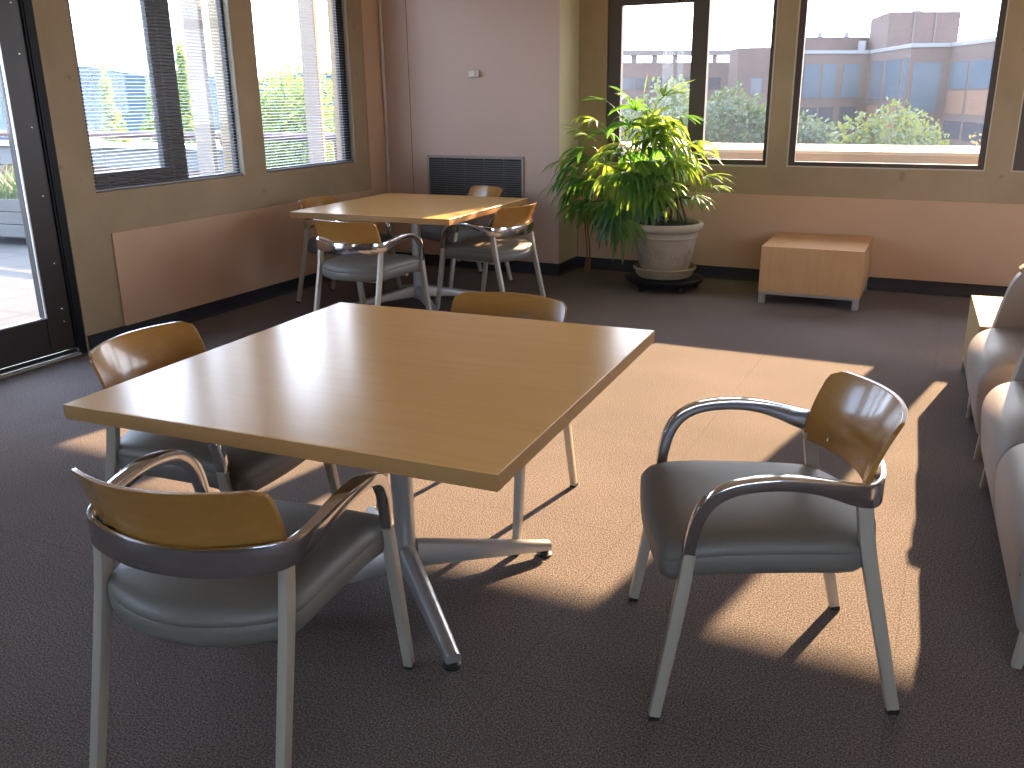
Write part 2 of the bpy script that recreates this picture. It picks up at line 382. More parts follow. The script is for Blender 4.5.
# window 1: heavy frame with two lights
w = sempty('window_1')
m = MB(); framebox(m, 'y', y0, y1, -2.76, -1.405, .93, ZHB, (.12, .03, .032, .05)); m.box(-2.05, -1.92, y0-.012, y1, .975, ZHB-.05); m.box(-2.64, -2.05, y0, y1, 2.163, 2.25)
m.box(-1.92, -1.435, y0, y1, .962, .968); m.build('window_frame', 'bronze2', w, bevel=.004)
pane('window_glass', 'glass_back', (-2.64, -2.05, YB+.042, YB+.046, .975, 2.163), w)
pane('window_glass', 'glass_back', (-1.92, -1.435, YB+.042, YB+.046, .968, ZHB-.05), w)
pane('window_glass', 'glass_back', (-2.64, -2.05, YB+.042, YB+.046, 2.25, ZHB-.05), w)
m = MB(); m.box(-2.76, -1.395, YB-.004, YB+.018, .915, .93); m.box(-1.405, -1.395, YB-.004, YB+.018, .93, ZHB); m.build('window_sill', 'caulk', w, bevel=.002)
def simple_window(nm, a0, a1, t=.042, tb=.032, tl=0):
    w = sempty(nm)
    m = MB(); framebox(m, 'y', y0, y1, a0, a1, .93, ZHB, (t+.006+tl, t, tb, .04)); m.build('window_frame', 'bronze2', w, bevel=.004)
    pane('window_glass', 'glass_back', (a0+t, a1-t, YB+.042, YB+.046, .955, ZHB-.04), w)
    m = MB(); framebox(m, 'y', YB-.004, YB+.018, a0-.008, a1+.008, .922, ZHB+.008, (.009, .009, .009, .009)); m.build('window_trim', 'caulk', w)
simple_window('window_2', -1.236, .142)
simple_window('window_3', .325, 1.70, .055, .10, .055)
simple_window('window_4', 1.88, 3.25)

# left wall windows
xa, xb = XL-.085, XL-.045
w = sempty('window_5')
m = MB(); framebox(m, 'x', xa, xb, W1[0], W1[1], W1[2], W1[3], (.05, .035, .03, .04))
m.box(xa, xb+.004, 4.50, 4.70, W1[2]+.03, W1[3]-.04); m.box(xa, xb+.004, W1[0]+.05, 4.50, W1[2]+.03, W1[2]+.115)
m.build('window_frame', 'bronze', w, bevel=.003)
pane('window_glass', 'glass_side', (XL-.060, XL-.056, W1[0]+.05, 4.50, W1[2]+.11, ZH-.04), w)
pane('window_glass', 'glass_side', (XL-.060, XL-.056, 4.70, W1[1]-.035, W1[2]+.03, ZH-.04), w)
bx('window_jamb', 'caulk', (XL-.044, XL-.002, W1[1]-.012, W1[1]-.002, W1[2], W1[3]), w)
w = sempty('window_6')
m = MB(); framebox(m, 'x', xa, xb, W2[0], W2[1], W2[2], W2[3], (.035, .09, .025, .04)); m.build('window_frame', 'bronze', w, bevel=.003)
pane('window_glass', 'glass_side', (XL-.060, XL-.056, W2[0]+.035, W2[1]-.09, W2[2]+.025, ZH-.04), w)
bx('window_jamb', 'caulk', (XL-.044, XL-.002, W2[1]-.012, W2[1]-.002, W2[2], W2[3]), w)
w = sempty('fill_window_7')  # unseen left window, added and sized for fill light
m = MB(); framebox(m, 'x', xa, xb, -2.4, -.4, .945, ZH, (.05, .05, .05, .05)); m.box(xa, xb, -1.45, -1.35, .99, ZH-.05); m.build('window_frame', 'bronze', w)
pane('window_glass', 'glass_clear', (XL-.060, XL-.056, -2.35, -.45, .99, ZH-.05), w)
w = sempty('fill_window_8')  # unseen right window, added as fill for the back wall
for a0, a1 in ((4.6, 6.4),):
    m = MB(); framebox(m, 'x', XR+.05, XR+.10, a0, a1, .93, ZHB, (.05, .05, .05, .05)); m.build('window_frame', 'bronze2', w)
    pane('window_glass', 'glass_clear', (XR+.07, XR+.074, a0+.05, a1-.05, .98, ZHB-.05), w)

w = sempty('fill_window_9')  # unseen rear windows, added as fill and kept out of the glass reflections
for a0, a1 in ((.6, 2.4), (2.6, 4.4)):
    m = MB(); framebox(m, 'y', YR-.12, YR-.07, a0, a1, .93, ZHB, (.05, .05, .05, .05)); m.build('window_frame', 'bronze2', w)
    pane('window_glass', 'glass_clear', (a0+.05, a1-.05, YR-.1, YR-.096, .98, ZHB-.05), w)

# blinds
def blind(name, label, a0, a1, z0, z1):
    t = thing(name, label, 'blind', (XL-.030, (a0+a1)/2, z0), 0, None)
    w2 = (a1-a0)/2; m = MB(); z = .026; k = 0
    while z < z1-z0-.03:
        m.box(-.0125, .0125, -w2, w2, -.0005, .0005, Matrix.Translation((0, 0, z)) @ Matrix.Rotation(math.radians(9), 4, 'Y')); z += .0212
    m.build('slats', 'slat', t)
    bx('bottom_rail', 'slat', (-.013, .013, -w2, w2, .002, .014), t, bevel=.002)
    bx('headrail', 'slat', (-.016, .016, -w2, w2, z1-z0-.028, z1-z0), t, bevel=.002)
    for q in (-w2+.12, 0, w2-.12):
        c = MB(); c.tube([(.0135, q, .01), (.0135, q, z1-z0-.02)], .0007, 5); c.tube([(-.0135, q, .01), (-.0135, q, z1-z0-.02)], .0007, 5); c.build('ladder_cord', 'cord', t)
    return t
blind('venetian_blind', 'grey slatted blind over the left window with the dark sliding sash, nearest the terrace door', W1[0]+.004, W1[1]-.014, W1[2]+.002, W1[3])
blind('venetian_blind', 'grey slatted blind over the single left window nearest the room corner', W2[0]+.004, W2[1]-.014, W2[2]+.002, W2[3])

# terrace door
d = sempty('door_1')
dx0, dx1 = XL-.075, XL-.020
m = MB(); framebox(m, 'x', dx0, dx1, 2.50, 3.600, .045, 2.33, (.16, .168, .225, .12)); m.build('door_leaf', 'bronze', d, bevel=.004)
bx('door_glass', 'glass_side', (XL-.032, XL-.027, 2.66, 3.432, .27, 2.21), d)
m = MB(); framebox(m, 'x', dx1-.004, dx1+.006, 2.652, 3.440, .262, 2.218, (.009, .009, .009, .009)); m.build('glazing_bead', 'alu', d)
m = MB(); m.box(XL-.10, XL-.004, 3.612, D1, 0, ZH); m.box(XL-.10, XL-.004, D0, 2.488, 0, ZH); m.box(XL-.10, XL-.004, 2.488, 3.612, 2.345, ZH); m.build('door_frame', 'black', d, bevel=.003)
m = MB(); m.box(XL-.030, XL-.010, 3.6, 3.614, .045, 2.33); m.build('hinge_strip', 'black', d)
for z in (.22, .30, .57, .96, 1.34, 1.73, 1.99):
    s = MB(); s.lathe([(.0055, 0), (.0055, .002), (.0028, .003)], 10)
    o = s.build('screw', 'screw', d, smooth=40); o.location = (dx1, 3.548, z); o.rotation_euler = (0, PI/2, 0)
bx('threshold', 'sillmetal', (XL-.16, XL+.012, D0, 3.612, .0, .014), d, bevel=.003)
bx('door_sweep', 'bronze', (XL-.030, XL-.012, 2.50, 3.60, .018, .042), d, bevel=.002)

# return-air grille
g = thing('wall_grille', 'grey louvred air grille low on the mauve wall behind the far table', 'vent', (-3.80, YM, .50))
gw, gh = .475, .487
m = MB(); framebox(m, 'y', -.010, -.0005, -gw, gw, 0, gh, (.024, .024, .024, .024)); m.build('grille_frame', 'grille_frame', g, bevel=.002)
bx('grille_backing', 'void', (-gw+.024, gw-.024, -.002, -.0006, .024, gh-.024), g)
m = MB()
for k in range(23):
    z = .034+k*.0187
    m.box(-gw+.024, gw-.024, -.008, .004, -.0035, .0035, Matrix.Translation((0, -.004, z)) @ Matrix.Rotation(math.radians(35), 4, 'X'))
m.build('louvres', 'grille', g)
m = MB()
for k in range(1, 5): m.box(-gw+k*.19-.002, -gw+k*.19+.002, -.0105, -.003, .024, gh-.024)
m.build('divider_bars', 'grille', g)
for qx in (-gw+.012, 0, gw-.012):
    s = MB(); s.lathe([(.0035, 0), (.0035, .0015)], 8); o = s.build('screw', 'void', g); o.location = (qx, -.010, gh-.012); o.rotation_euler = (PI/2, 0, 0)

# thermostat
t = thing('thermostat', 'small cream thermostat box high on the mauve wall above the grille', 'thermostat', (-3.775, YM, 1.655))
bx('housing', 'conduit', (-.040, .048, -.030, -.0005, -.026, .030), t, bevel=.004)
bx('cover', 'white', (-.046, .014, -.038, -.0305, -.024, .026), t, bevel=.003)

# ------------------------------------------------------------------ chairs
def make_chair():
    t = thing('armchair', '', 'chair')
    # seat cushion: curved outline, rounded edges, seam half way
    N = 44
    def outline(inset, zoff):
        pts = []
        c = [(.266, .288), (-.266, .288), (-.242, -.190), (.242, -.190)]
        def edge(a, b, n, bow):
            for i in range(n):
                u = i/n; x = a[0]+(b[0]-a[0])*u; y = a[1]+(b[1]-a[1])*u
                y += bow*(1-(2*u-1)**2); pts.append([x, y])
        edge(c[0], c[1], 16, .020); edge(c[1], c[2], 10, 0); edge(c[2], c[3], 16, -.090); edge(c[3], c[0], 10, 0)
        # round the corners by smoothing
        n = len(pts)
        for _ in range(1): pts[:] = [[(pts[i-1][0]+2*pts[i][0]+pts[(i+1) % n][0])/4, (pts[i-1][1]+2*pts[i][1]+pts[(i+1) % n][1])/4] for i in range(n)]
        out = []
        for x, y in pts:
            r = math.hypot(x/.26, (y-.03)/.26); f = 1-inset/.26
            px, py = x*f, (y-.03)*f+.03
            z = zoff - max(0, (py-.12)/.17)**2*.022 - .006*max(0, (-py-.05)/.2)
            out.append(Vector((px, py, z)))
        return out
    L = [(.070, .384), (.030, .385), (.013, .390), (.005, .400), (.001, .414), (0, .443), (.0012, .4448), (0, .4466), (.001, .458), (.006, .470), (.016, .480), (.034, .487), (.07, .492), (.13, .495), (.20, .497)]
    m = MB(); m.rings([outline(a, z) for a, z in L]); m.build('seat', 'vinyl', t, smooth=60)
    # arm band: one polished bar arm - back - arm
    half = [(.267, .232, .455, .028, .027), (.269, .224, .51, .029, .029), (.272, .209, .562, .030, .031), (.275, .183, .601, .029, .034), (.277, .143, .626, .027, .036),
            (.278, .087, .639, .027, .037), (.277, .015, .642, .029, .035), (.274, -.050, .634, .034, .031), (.269, -.105, .620, .043, .026), (.260, -.150, .606, .053, .019), (.246, -.187, .598, .060, .014),
            (.215, -.216, .594, .064, .0115), (.160, -.241, .591, .065, .011), (.080, -.263, .588, .065, .0105), (0, -.270, .587, .065, .0105)]
    full = half + [(-a, b, c, d, e) for a, b, c, d, e in reversed(half[:-1])]
    S = catmull(full, 4); P, Lt, H, Wd = [], [], [], []
    for i, q in enumerate(S):
        x, y, z, h, w_ = q
        if y > -.15: lat = (1 if x > 0 else -1, 0, 0)
        else:
            a, b = S[i-1], S[min(i+1, len(S)-1)]; tx, ty = b[0]-a[0], b[1]-a[1]; l = math.hypot(tx, ty) or 1
            lat = (-ty/l, tx/l, 0)
        P.append((x, y, z)); Lt.append(Vector(lat)); H.append(h); Wd.append(w_)
    # keep laterals on a consistent side (outward)
    for i, p in enumerate(P):
        if Lt[i].dot(Vector((p[0], p[1]+.02 if p[1] < -.15 else 0, 0))) < 0: Lt[i] = -Lt[i]
    # smooth laterals, then keep section handedness constant along the path
    for _ in range(3): Lt = [(Lt[max(i-1, 0)]+Lt[i]*2+Lt[min(i+1, len(Lt)-1)]).normalized() for i in range(len(Lt))]
    MB().sweep(P, Lt, H, Wd, .16).build('arm_band', 'chrome', t, smooth=28)
    # legs
    for s in (1, -1):
        pts = catmull([(s*.267, .2285, .458, .030, .028), (s*.270, .244, .34, .032, .029), (s*.274, .272, .16, .030, .027), (s*.277, .296, .012, .028, .025)], 4)
        lg = MB().sweep([q[:3] for q in pts], [(1, 0, 0)]*len(pts), [q[3] for q in pts], [q[4] for q in pts], .25).build('leg', 'leg', t, smooth=35)
        MB().box(s*.277-.011, s*.277+.011, .284, .310, 0, .013).build('glide', 'glide', lg)
        pts = catmull([(s*.232, -.178, .575, .036, .022), (s*.233, -.198, .45, .036, .023), (s*.236, -.248, .24, .033, .023), (s*.240, -.303, .012, .030, .022)], 4)
        lg = MB().sweep([q[:3] for q in pts], [(1, 0, 0)]*len(pts), [q[3] for q in pts], [q[4] for q in pts], .25).build('leg', 'leg', t, smooth=35)
        MB().box(s*.240-.011, s*.240+.011, -.318, -.290, 0, .013).build('glide', 'glide', lg)
    # seat rails
    m = MB(); m.box(-.20, .20, .140, .166, .360, .380); m.box(-.19, .19, -.142, -.118, .360, .380)
    for s in (1, -1): m.box(s*.15-.012, s*.15+.012, -.13, .15, .361, .3795)
    m.build('seat_frame', 'leg', t, bevel=.003)
    # curved plywood backrest
    nu, nv = 30, 14; th = .014; r = .028; Wb = .235
    def surf(u, v, off):
        z = .552 + v*.206
        top = .206; hv = v*top
        w_ = Wb + .002*v
        if hv > top-r: w_ -= r - math.sqrt(max(0, r*r-(hv-(top-r))**2))
        x = u*w_
        y = -.249 + (x/.238)**2*.078 - .016*v - .052*v*v
        y += off
        # crown of the top edge
        return Vector((x, y, z + .003*v*(1-(x/.25)**2)))
    m = MB(); F = [[m.b.verts.new(surf(-1+2*i/nu, j/nv, th)) for i in range(nu+1)] for j in range(nv+1)]
    B = [[m.b.verts.new(surf(-1+2*i/nu, j/nv, 0)) for i in range(nu+1)] for j in range(nv+1)]
    for j in range(nv):
        for i in range(nu):
            m.b.faces.new((F[j][i], F[j][i+1], F[j+1][i+1], F[j+1][i])); m.b.faces.new((B[j][i], B[j+1][i], B[j+1][i+1], B[j][i+1]))
    for i in range(nu):
        m.b.faces.new((F[0][i], B[0][i], B[0][i+1], F[0][i+1])); m.b.faces.new((F[nv][i], F[nv][i+1], B[nv][i+1], B[nv][i]))
    for j in range(nv):
        m.b.faces.new((F[j][0], F[j+1][0], B[j+1][0], B[j][0])); m.b.faces.new((F[j][nu], B[j][nu], B[j+1][nu], F[j+1][nu]))
    bk = m.build('backrest', 'ply', t, bevel=.0025, smooth=40)
    for u in (-.66, 0, .66):
        p = surf(u, .14, th)
        s = MB(); s.lathe([(.0075, 0), (.0075, .0015), (.003, .003)], 12); o = s.build('screw', 'screw', bk, smooth=40)
        o.location = p; o.rotation_euler = (-PI/2+.1, 0, 0)
    return t

CH = [
 (-.363, 2.220, 3.557, 'maple-backed armchair standing apart in the sunlight at right, facing the near table', None),
 (-1.418, 1.432, 1.726, 'armchair in the left foreground seen from behind, its arms tucked under the near table', None),
 (-2.080, 2.034, .122, 'armchair at the left side of the near table, back rising past its left corner', None),
 (-1.474, 2.758, -1.575, 'armchair on the far side of the near table, only back top and legs showing', None),
 (-3.397, 4.816, 1.553, 'armchair at the near side of the far table, seen from behind with bright metal band', None),
 (-2.965, 5.735, 2.99, 'armchair at the right end of the far table, dappled sunlight on its seat', None),
 (-4.114, 5.566, .079, 'armchair by the left wall at the left end of the far table, mostly in shade', None),
 (-3.638, 6.535, -2.108, 'armchair turned askew behind the far table, in front of the wall grille', None)]
c0 = make_chair()
for i, (x, y, a, lab, g_) in enumerate(CH):
    c = c0 if i == 0 else copy_tree(c0)
    c.location = (x, y, 0); c.rotation_euler = (0, 0, a-PI/2)
    c['label'] = lab; c['category'] = 'chair'; c['group'] = 'armchairs around the two tables'

# ------------------------------------------------------------------ tables
def make_table(rz_base):
    t = thing('square_table', '', 'table')
    a, b = 1.234/2, 1.285/2
    m = MB().box(-a, a, -b, b, .7, .737); m.build('tabletop', 'table_wood', t, bevel=.0025)
    m = MB(); m.box(-a+.0004, a-.0004, -b+.0004, b-.0004, .697, .7); m.build('top_underside', 'table_edge', t)
    m = MB(); e_ = .0012
    m.box(-a-e_, a+e_, -b-e_, -b, .7015, .7355); m.box(-a-e_, a+e_, b, b+e_, .7015, .7355); m.box(-a-e_, -a, -b, b, .7015, .7355); m.box(a, a+e_, -b, b, .7015, .7355)
    m.build('edge_band', 'table_edge', t)
    m = MB(); m.box(-.30, .30, -.03, .03, .682, .6965); m.box(-.03, .03, -.30, .30, .681, .6968); m.build('top_plate', 'black', t)
    MB().lathe([(.0345, .055), (.0345, .68), (.045, .682), (.045, .69)], 36).build('column', 'basemetal', t, smooth=40)
    MB().lathe([(.030, .045), (.042, .050), (.043, .056), (.043, .10), (.036, .108)], 36).build('column_collar', 'basemetal', t, smooth=40)
    for k in range(4):
        an = rz_base + k*PI/2
        R = Matrix.Rotation(an, 4, 'Z')
        # tapered leg: deep at the column, shallow at the foot, with a raised rib on top
        m = MB(); n = 14; rs = []
        for i in range(n+1):
            u = i/n; x = .036 + u*.462
            zt = .150 - .098*u ; zb = .062 - .040*u
            w_ = .026 - .004*u; zm = (zt+zb)/2
            ring = [(-w_, zb+.004), (-w_+.004, zb), (w_-.004, zb), (w_, zb+.004), (w_, zt-.014), (w_-.005, zt-.006), (.010, zt-.002), (.006, zt), (-.006, zt), (-.010, zt-.002), (-w_+.005, zt-.006), (-w_, zt-.014)]
            rs.append([R @ Vector((x, q[0], q[1])) for q in ring])
        m.rings(rs); lg = m.build('base_leg', 'basemetal', t, smooth=35)
        c = R @ Vector((.480, 0, 0))
        MB().lathe([(.024, 0), (.026, .003), (.026, .008), (.018, .012), (.012, .024)], 20, (c.x, c.y)).build('foot_glide', 'glide', lg, smooth=40)
    return t
t1 = make_table(-.7478-.0497)
t1.location = (-1.4373, 2.1459, 0); t1.rotation_euler = (0, 0, .0497)
t2 = copy_tree(t1); t2.location = (-3.5307, 5.6265, 0); t2.rotation_euler = (0, 0, .0368)
tag(t1, 'large square maple table in the foreground on a silver four-footed pedestal', 'table', 'square pedestal tables')
tag(t2, 'far square maple table near the room corner, a sun stripe along its right side', 'table', 'square pedestal tables')

# ------------------------------------------------------------------ box tables
def box_table(label, cx, cy, rz, wx, wy, wood_):
    t = thing('box_table', label, 'side table', (cx, cy, 0), rz)
    m = MB()
    # mitred hollow box: top board + four sides
    m.box(-wx/2, wx/2, -wy/2, wy/2, .088, .42)
    m.build('body', wood_, t, bevel=.0025)
    m = MB(); framebox(m, 'y', -wy/2+.004, -wy/2+.03, -wx/2+.004, wx/2-.004, .072, .087, (.02, .02, .004, .004)); 
    m = MB(); m.box(-wx/2+.003, wx/2-.003, -wy/2+.003, -wy/2+.04, .068, .0875); m.box(-wx/2+.003, wx/2-.003, wy/2-.04, wy/2-.003, .068, .0875)
    m.box(-wx/2+.003, -wx/2+.04, -wy/2+.04, wy/2-.04, .068, .0875); m.box(wx/2-.04, wx/2-.003, -wy/2+.04, wy/2-.04, .068, .0875)
    m.build('base_frame', 'alu', t, bevel=.002)
    for sx in (-1, 1):
        for sy in (-1, 1):
            x = sx*(wx/2-.026); y = sy*(wy/2-.026)
            MB().box(x-.023, x+.023, y-.023, y+.023, 0, .0678).build('foot', 'alu', t, bevel=.003)
    return t
box_table('maple box bench table against the back wall under the big window', -.893, 7.045, .02, .705, .765, 'box_wood')
box_table('sunlit maple box end table at the far end of the grey lounge seats', .500, 5.075, .05, .70, .74, 'box_wood_sunlit')

# ------------------------------------------------------------------ lounge seats
def lounge(label, ynear, yfar, n, armfar):
    """local x: 0 at the seat front running back, local y: 0 at near end; placed along the slightly turned row"""
    th = .056
    L = yfar-ynear
    x0 = .178 + (4.611-ynear)*.0592 - .034
    t = thing('lounge_seat', label, 'lounge seat', (x0, ynear, 0), th)
    prof = [(.03, .115), (.010, .13), (-.004, .20), (-.014, .28), (-.016, .335), (-.006, .375), (.018, .410), (.055, .432), (.105, .442), (.30, .446), (.62, .436), (.62, .115)]
    P = catmull(prof[:-1], 3) + [prof[-1]]
    for k in range(n):
        a, b = L*k/n+.003, L*(k+1)/n-.003
        rs = []
        for e, ins in ((a, .020), (a+.004, .008), (a+.014, .0), (b-.014, 0), (b-.004, .008), (b, .020)):
            rs.append([Vector((p[0]+ins*(1 if p[0] < .3 else -1)*.8, e, p[1]+(-ins if p[1] > .3 else ins)*.8)) for p in P])
        MB().rings(rs).build('seat_cushion', 'lounge', t, smooth=50)
    # back
    bp = [(.585, .20), (.60, .47), (.645, .66), (.69, .82), (.72, .845), (.755, .83), (.76, .78), (.74, .50), (.735, .12), (.60, .12)]
    BP = catmull(bp, 2)
    MB().rings([[Vector((p[0], e, p[1])) for p in BP] for e in (.004, L-.004)]).build('backrest', 'lounge', t, bevel=.012, seg=3, smooth=60)
    if armfar:
        ap = [(.03, .115), (.045, .30), (.078, .44), (.098, .54), (.125, .64), (.158, .695), (.20, .712), (.60, .712), (.66, .70), (.66, .115)]
        AP = catmull(ap[:-1], 3)+[ap[-1]]
        MB().rings([[Vector((p[0], e, p[1])) for p in AP] for e in (L+.004, L+.072)]).build('armrest', 'lounge', t, bevel=.010, seg=3, smooth=60)
        cp = [(.154, .695), (.172, .711), (.20, .7155), (.62, .7155), (.64, .722), (.62, .735), (.20, .735), (.166, .729), (.146, .712)]
        MB().rings([[Vector((p[0], e, p[1])) for p in cp] for e in (L+.000, L+.076)]).build('arm_cap', 'box_wood_sunlit', t, bevel=.003, smooth=40)
    MB().box(.04, .70, .02, L-.02, .085, .1145).build('base_rail', 'glide', t)
    for (x, y) in ((.035, .035), (.035, L-.035), (.68, .035), (.68, L-.035)):
        pts = [(x+.008, y, .112), (x, y, .05), (x-.006, y, 0)]
        MB().sweep(pts, [(0, 1, 0)]*3, [.036, .030, .024], [.030, .026, .022], .3).build('leg', 'leg', t, smooth=35)
    return t
lounge('single grey-taupe lounge seat with slanted arm, between end table and the longer seat', 3.975, 4.605, 1, True)
lounge('long two-cushion grey-taupe lounge seat at the right edge of the picture', 2.43, 3.745, 2, True)

# ------------------------------------------------------------------ potted palm
PC = Vector((-2.035, 6.93, 0))
dl = thing('plant_dolly', 'black round wheeled plant dolly on the carpet under the palm pot', 'plant stand', PC)
MB().lathe([(.28, .062), (.305, .064), (.31, .072), (.31, .088), (.30, .094), (.05, .094)], 48).build('platform', 'black', dl, smooth=40)
for k in range(5):
    an = .5+k*2*PI/5; cx, cy = .262*math.cos(an), .262*math.sin(an)
    cs = MB().box(cx-.014, cx+.014, cy-.014, cy+.014, .038, .062).build('caster', 'black', dl, bevel=.003)
    m = MB(); m.rings([[Vector((cx+dx, cy+.022*math.cos(q*PI/8), .022+.022*math.sin(q*PI/8))) for q in range(16)] for dx in (-.010, .010)]); m.build('wheel', 'glide', cs, smooth=40)
    s = MB(); s.lathe([(.004, 0), (.004, .003)], 8); o = s.build('axle_cap', 'screw', cs); o.location = (cx, cy-.024, .030); o.rotation_euler = (PI/2, 0, 0)
sa = MB().lathe([(.17, .0945), (.205, .098), (.222, .12), (.232, .150), (.246, .160), (.250, .172), (.243, .180), (.236, .176), (.222, .150), (.20, .130), (.05, .128)], 56).build('plant_saucer', 'stone2', smooth=35)
sa.location = PC; tag(sa, 'round tan saucer between the palm pot and its black dolly', 'saucer')
pp = thing('potted_palm', 'bushy green fan-leaved palm in an ornate tan stone-look pot under the window', 'plant', PC+Vector((0, 0, .130)))
zb = .130
prof = [(.170, .131), (.182, .134), (.186, .15), (.188, .165), (.196, .18), (.232, .36), (.244, .405), (.252, .410), (.254, .418), (.250, .426), (.252, .455), (.262, .462), (.280, .470), (.288, .485), (.290, .505), (.284, .520), (.270, .526), (.256, .520), (.250, .500), (.244, .47), (.05, .47)]
pot = MB().lathe([(r, z-zb) for r, z in prof], 72).build('pot', 'stone', pp, smooth=40)
# raised leaf ornaments around the pot
for k in range(9):
    orn = MB()
    an = k*2*PI/9+.35
    def on(u, v, d):   # u sideways metres, v height 0..1
        z = .205+v*.15; r = .196+(z-.18)*.2+d
        a2 = an+u/.22; return Vector((r*math.cos(a2), r*math.sin(a2), z-zb))
    for ang, ln, base in ((0, .105, .12), (.55, .08, .10), (-.55, .08, .10), (1.0, .062, .06), (-1.0, .062, .06), (1.45, .05, .03), (-1.45, .05, .03)):
        rs = []
        for i in range(7):
            q = i/6; wv = .011*math.sin(PI*min(1, q*1.0+.08))+.001
            cu, cv = math.sin(ang)*ln*q, base+math.cos(ang)*ln*q/.15
            nx, nv_ = math.cos(ang)*wv, -math.sin(ang)*wv/.15
            rs.append([on(cu-nx, cv-nv_, -.001), on(cu-nx*.4, cv-nv_*.4, .006), on(cu+nx*.4, cv+nv_*.4, .006), on(cu+nx, cv+nv_, -.001)])
        orn.rings(rs)
    orn.build('leaf_relief', 'stone', pot, smooth=50)
MB().lathe([(.249, .50-zb), (.20, .507-zb), (.08, .512-zb), (.01, .513-zb)], 40).build('soil', 'soil', pp, smooth=60)

rnd = random.Random(11)
def blade(m, p0, d, ln, wd, droop, up=Vector((0, 0, 1))):
    """one narrow pleated leaflet bending under its weight"""
    n = 6; p = Vector(p0); d = Vector(d).normalized(); rs = []
    for i in range(n+1):
        u = i/n
        w_ = wd*(.45+1.9*u)*(1 if u < .3 else 1)
        w_ = wd*min(1, .35+u*2.6)*(1 if u < .72 else max(.12, 1-(u-.72)/.30))
        side = d.cross(up)
        if side.length < .1: side = d.cross(Vector((0, 1, 0)))
        side.normalize(); nrm = side.cross(d).normalized()
        rs.append((p-side*w_*.5-nrm*w_*.16*-1, p.copy(), p+side*w_*.5+nrm*w_*.16))
        p = p + d*(ln/n)
        d = (d + Vector((0, 0, -1))*droop/n*(1+u)).normalized()
    V = [[m.b.verts.new(q) for q in r] for r in rs]
    for a, b in zip(V, V[1:]):
        m.b.faces.new((a[0], a[1], b[1], b[0])); m.b.faces.new((a[1], a[2], b[2], b[1]))
def frond(base, hub, fwd, nb, ln, wd, spread, droop, mat):
    """petiole from base to hub, then a fan of leaflets about fwd"""
    m = MB(); base = Vector(base); hub = Vector(hub)
    mid = (base+hub)/2+Vector((0, 0, .06))
    pts = catmull([tuple(base), tuple(mid), tuple(hub)], 4)
    m.tube(pts, [.0032]*(len(pts)), 5)
    f = Vector(fwd).normalized(); sd = f.cross(Vector((0, 0, 1)))
    if sd.length < .2: sd = Vector((rnd.uniform(-1, 1), rnd.uniform(-1, 1), 0))
    sd.normalize(); upv = sd.cross(f).normalized()
    for k in range(nb):
        a = (k/(nb-1)-.5)*spread + rnd.uniform(-.06, .06)
        dd = f*math.cos(a)+sd*math.sin(a)+upv*rnd.uniform(-.12, .18)
        blade(m, hub, dd, ln*rnd.uniform(.82, 1.1)*(1-.18*abs(a)/spread*2), wd*rnd.uniform(.8, 1.15), droop*rnd.uniform(.8, 1.25), upv)
    return m.build('frond', mat, pp, smooth=60)
# canes rising from the soil
canes = []
for k in range(11):
    a = rnd.uniform(0, 2*PI); r = rnd.uniform(.03, .17)
    b = Vector((r*math.cos(a), r*math.sin(a)*.8, .375))
    tx = [-.75, -.62, -.52, -.40, -.30, -.20, -.12, 0, .08, .16, .26][k]
    tz = [.62, .78, .95, 1.05, 1.12, 1.22, 1.02, 1.15, .95, .80, .70][k]-zb
    tp = Vector((tx, rnd.uniform(-.12, .10), tz))
    mid = b.lerp(tp, .5)+Vector((-.1*tx*0, 0, .10))
    pts = catmull([tuple(b), tuple(mid), tuple(tp)], 6)
    MB().tube(pts, [.011-.006*i/(len(pts)-1) for i in range(len(pts))], 7).build('cane', 'cane', pp, smooth=60)
    canes.append([Vector(q) for q in pts])
# fronds: hub positions (x, z) in room metres, densest in the middle
def near_cane(h):
    best = None
    for c in canes:
        for q in c[5:]:
            dd = (q-h).length + max(0, q.z-h.z)*.2
            if best is None or dd < best[0]: best = (dd, q)
    return best[1]
spots = []
# hand-set silhouette fronds (x, y, z, forward dir, leaflets, length, droop)
S_ = [(-2.56, 6.90, 1.44, (-.9, -.1, .15), 5, .23, .25), (-2.37, 6.95, 1.45, (-.7, -.3, .5), 6, .24, .35), (-2.10, 6.95, 1.46, (.75, -.15, .55), 7, .26, .25),
      (-2.00, 6.90, 1.30, (.9, -.2, .2), 7, .30, .75), (-2.28, 7.0, 1.47, (.05, .1, 1), 2, .20, .05), (-2.72, 6.95, 1.17, (-.7, -.2, .35), 6, .24, .6),
      (-2.84, 6.90, .98, (-.8, -.3, -.05), 7, .28, .9), (-2.88, 6.90, .84, (-.65, -.2, -.35), 8, .30, .8), (-2.80, 6.86, .74, (-.35, -.2, -.8), 7, .30, .5),
      (-1.86, 6.90, 1.05, (.85, -.2, .05), 7, .28, .9), (-1.74, 6.88, .88, (.9, -.2, .15), 7, .26, .75), (-1.80, 6.86, .74, (.8, -.3, -.15), 6, .24, .8),
      (-1.68, 6.92, .80, (.85, .1, .1), 5, .22, .9), (-2.62, 6.84, .66, (-.1, -.3, -.9), 7, .28, .4), (-2.45, 6.80, .70, (.05, -.3, -.9), 7, .30, .4),
      (-2.62, 6.9, 1.28, (-.4, -.4, .3), 7, .25, 1.0), (-2.30, 6.88, 1.36, (0, -.5, .45), 8, .28, 1.0), (-2.12, 6.85, 1.22, (.4, -.5, .2), 8, .28, 1.1)]
nb_f = 0
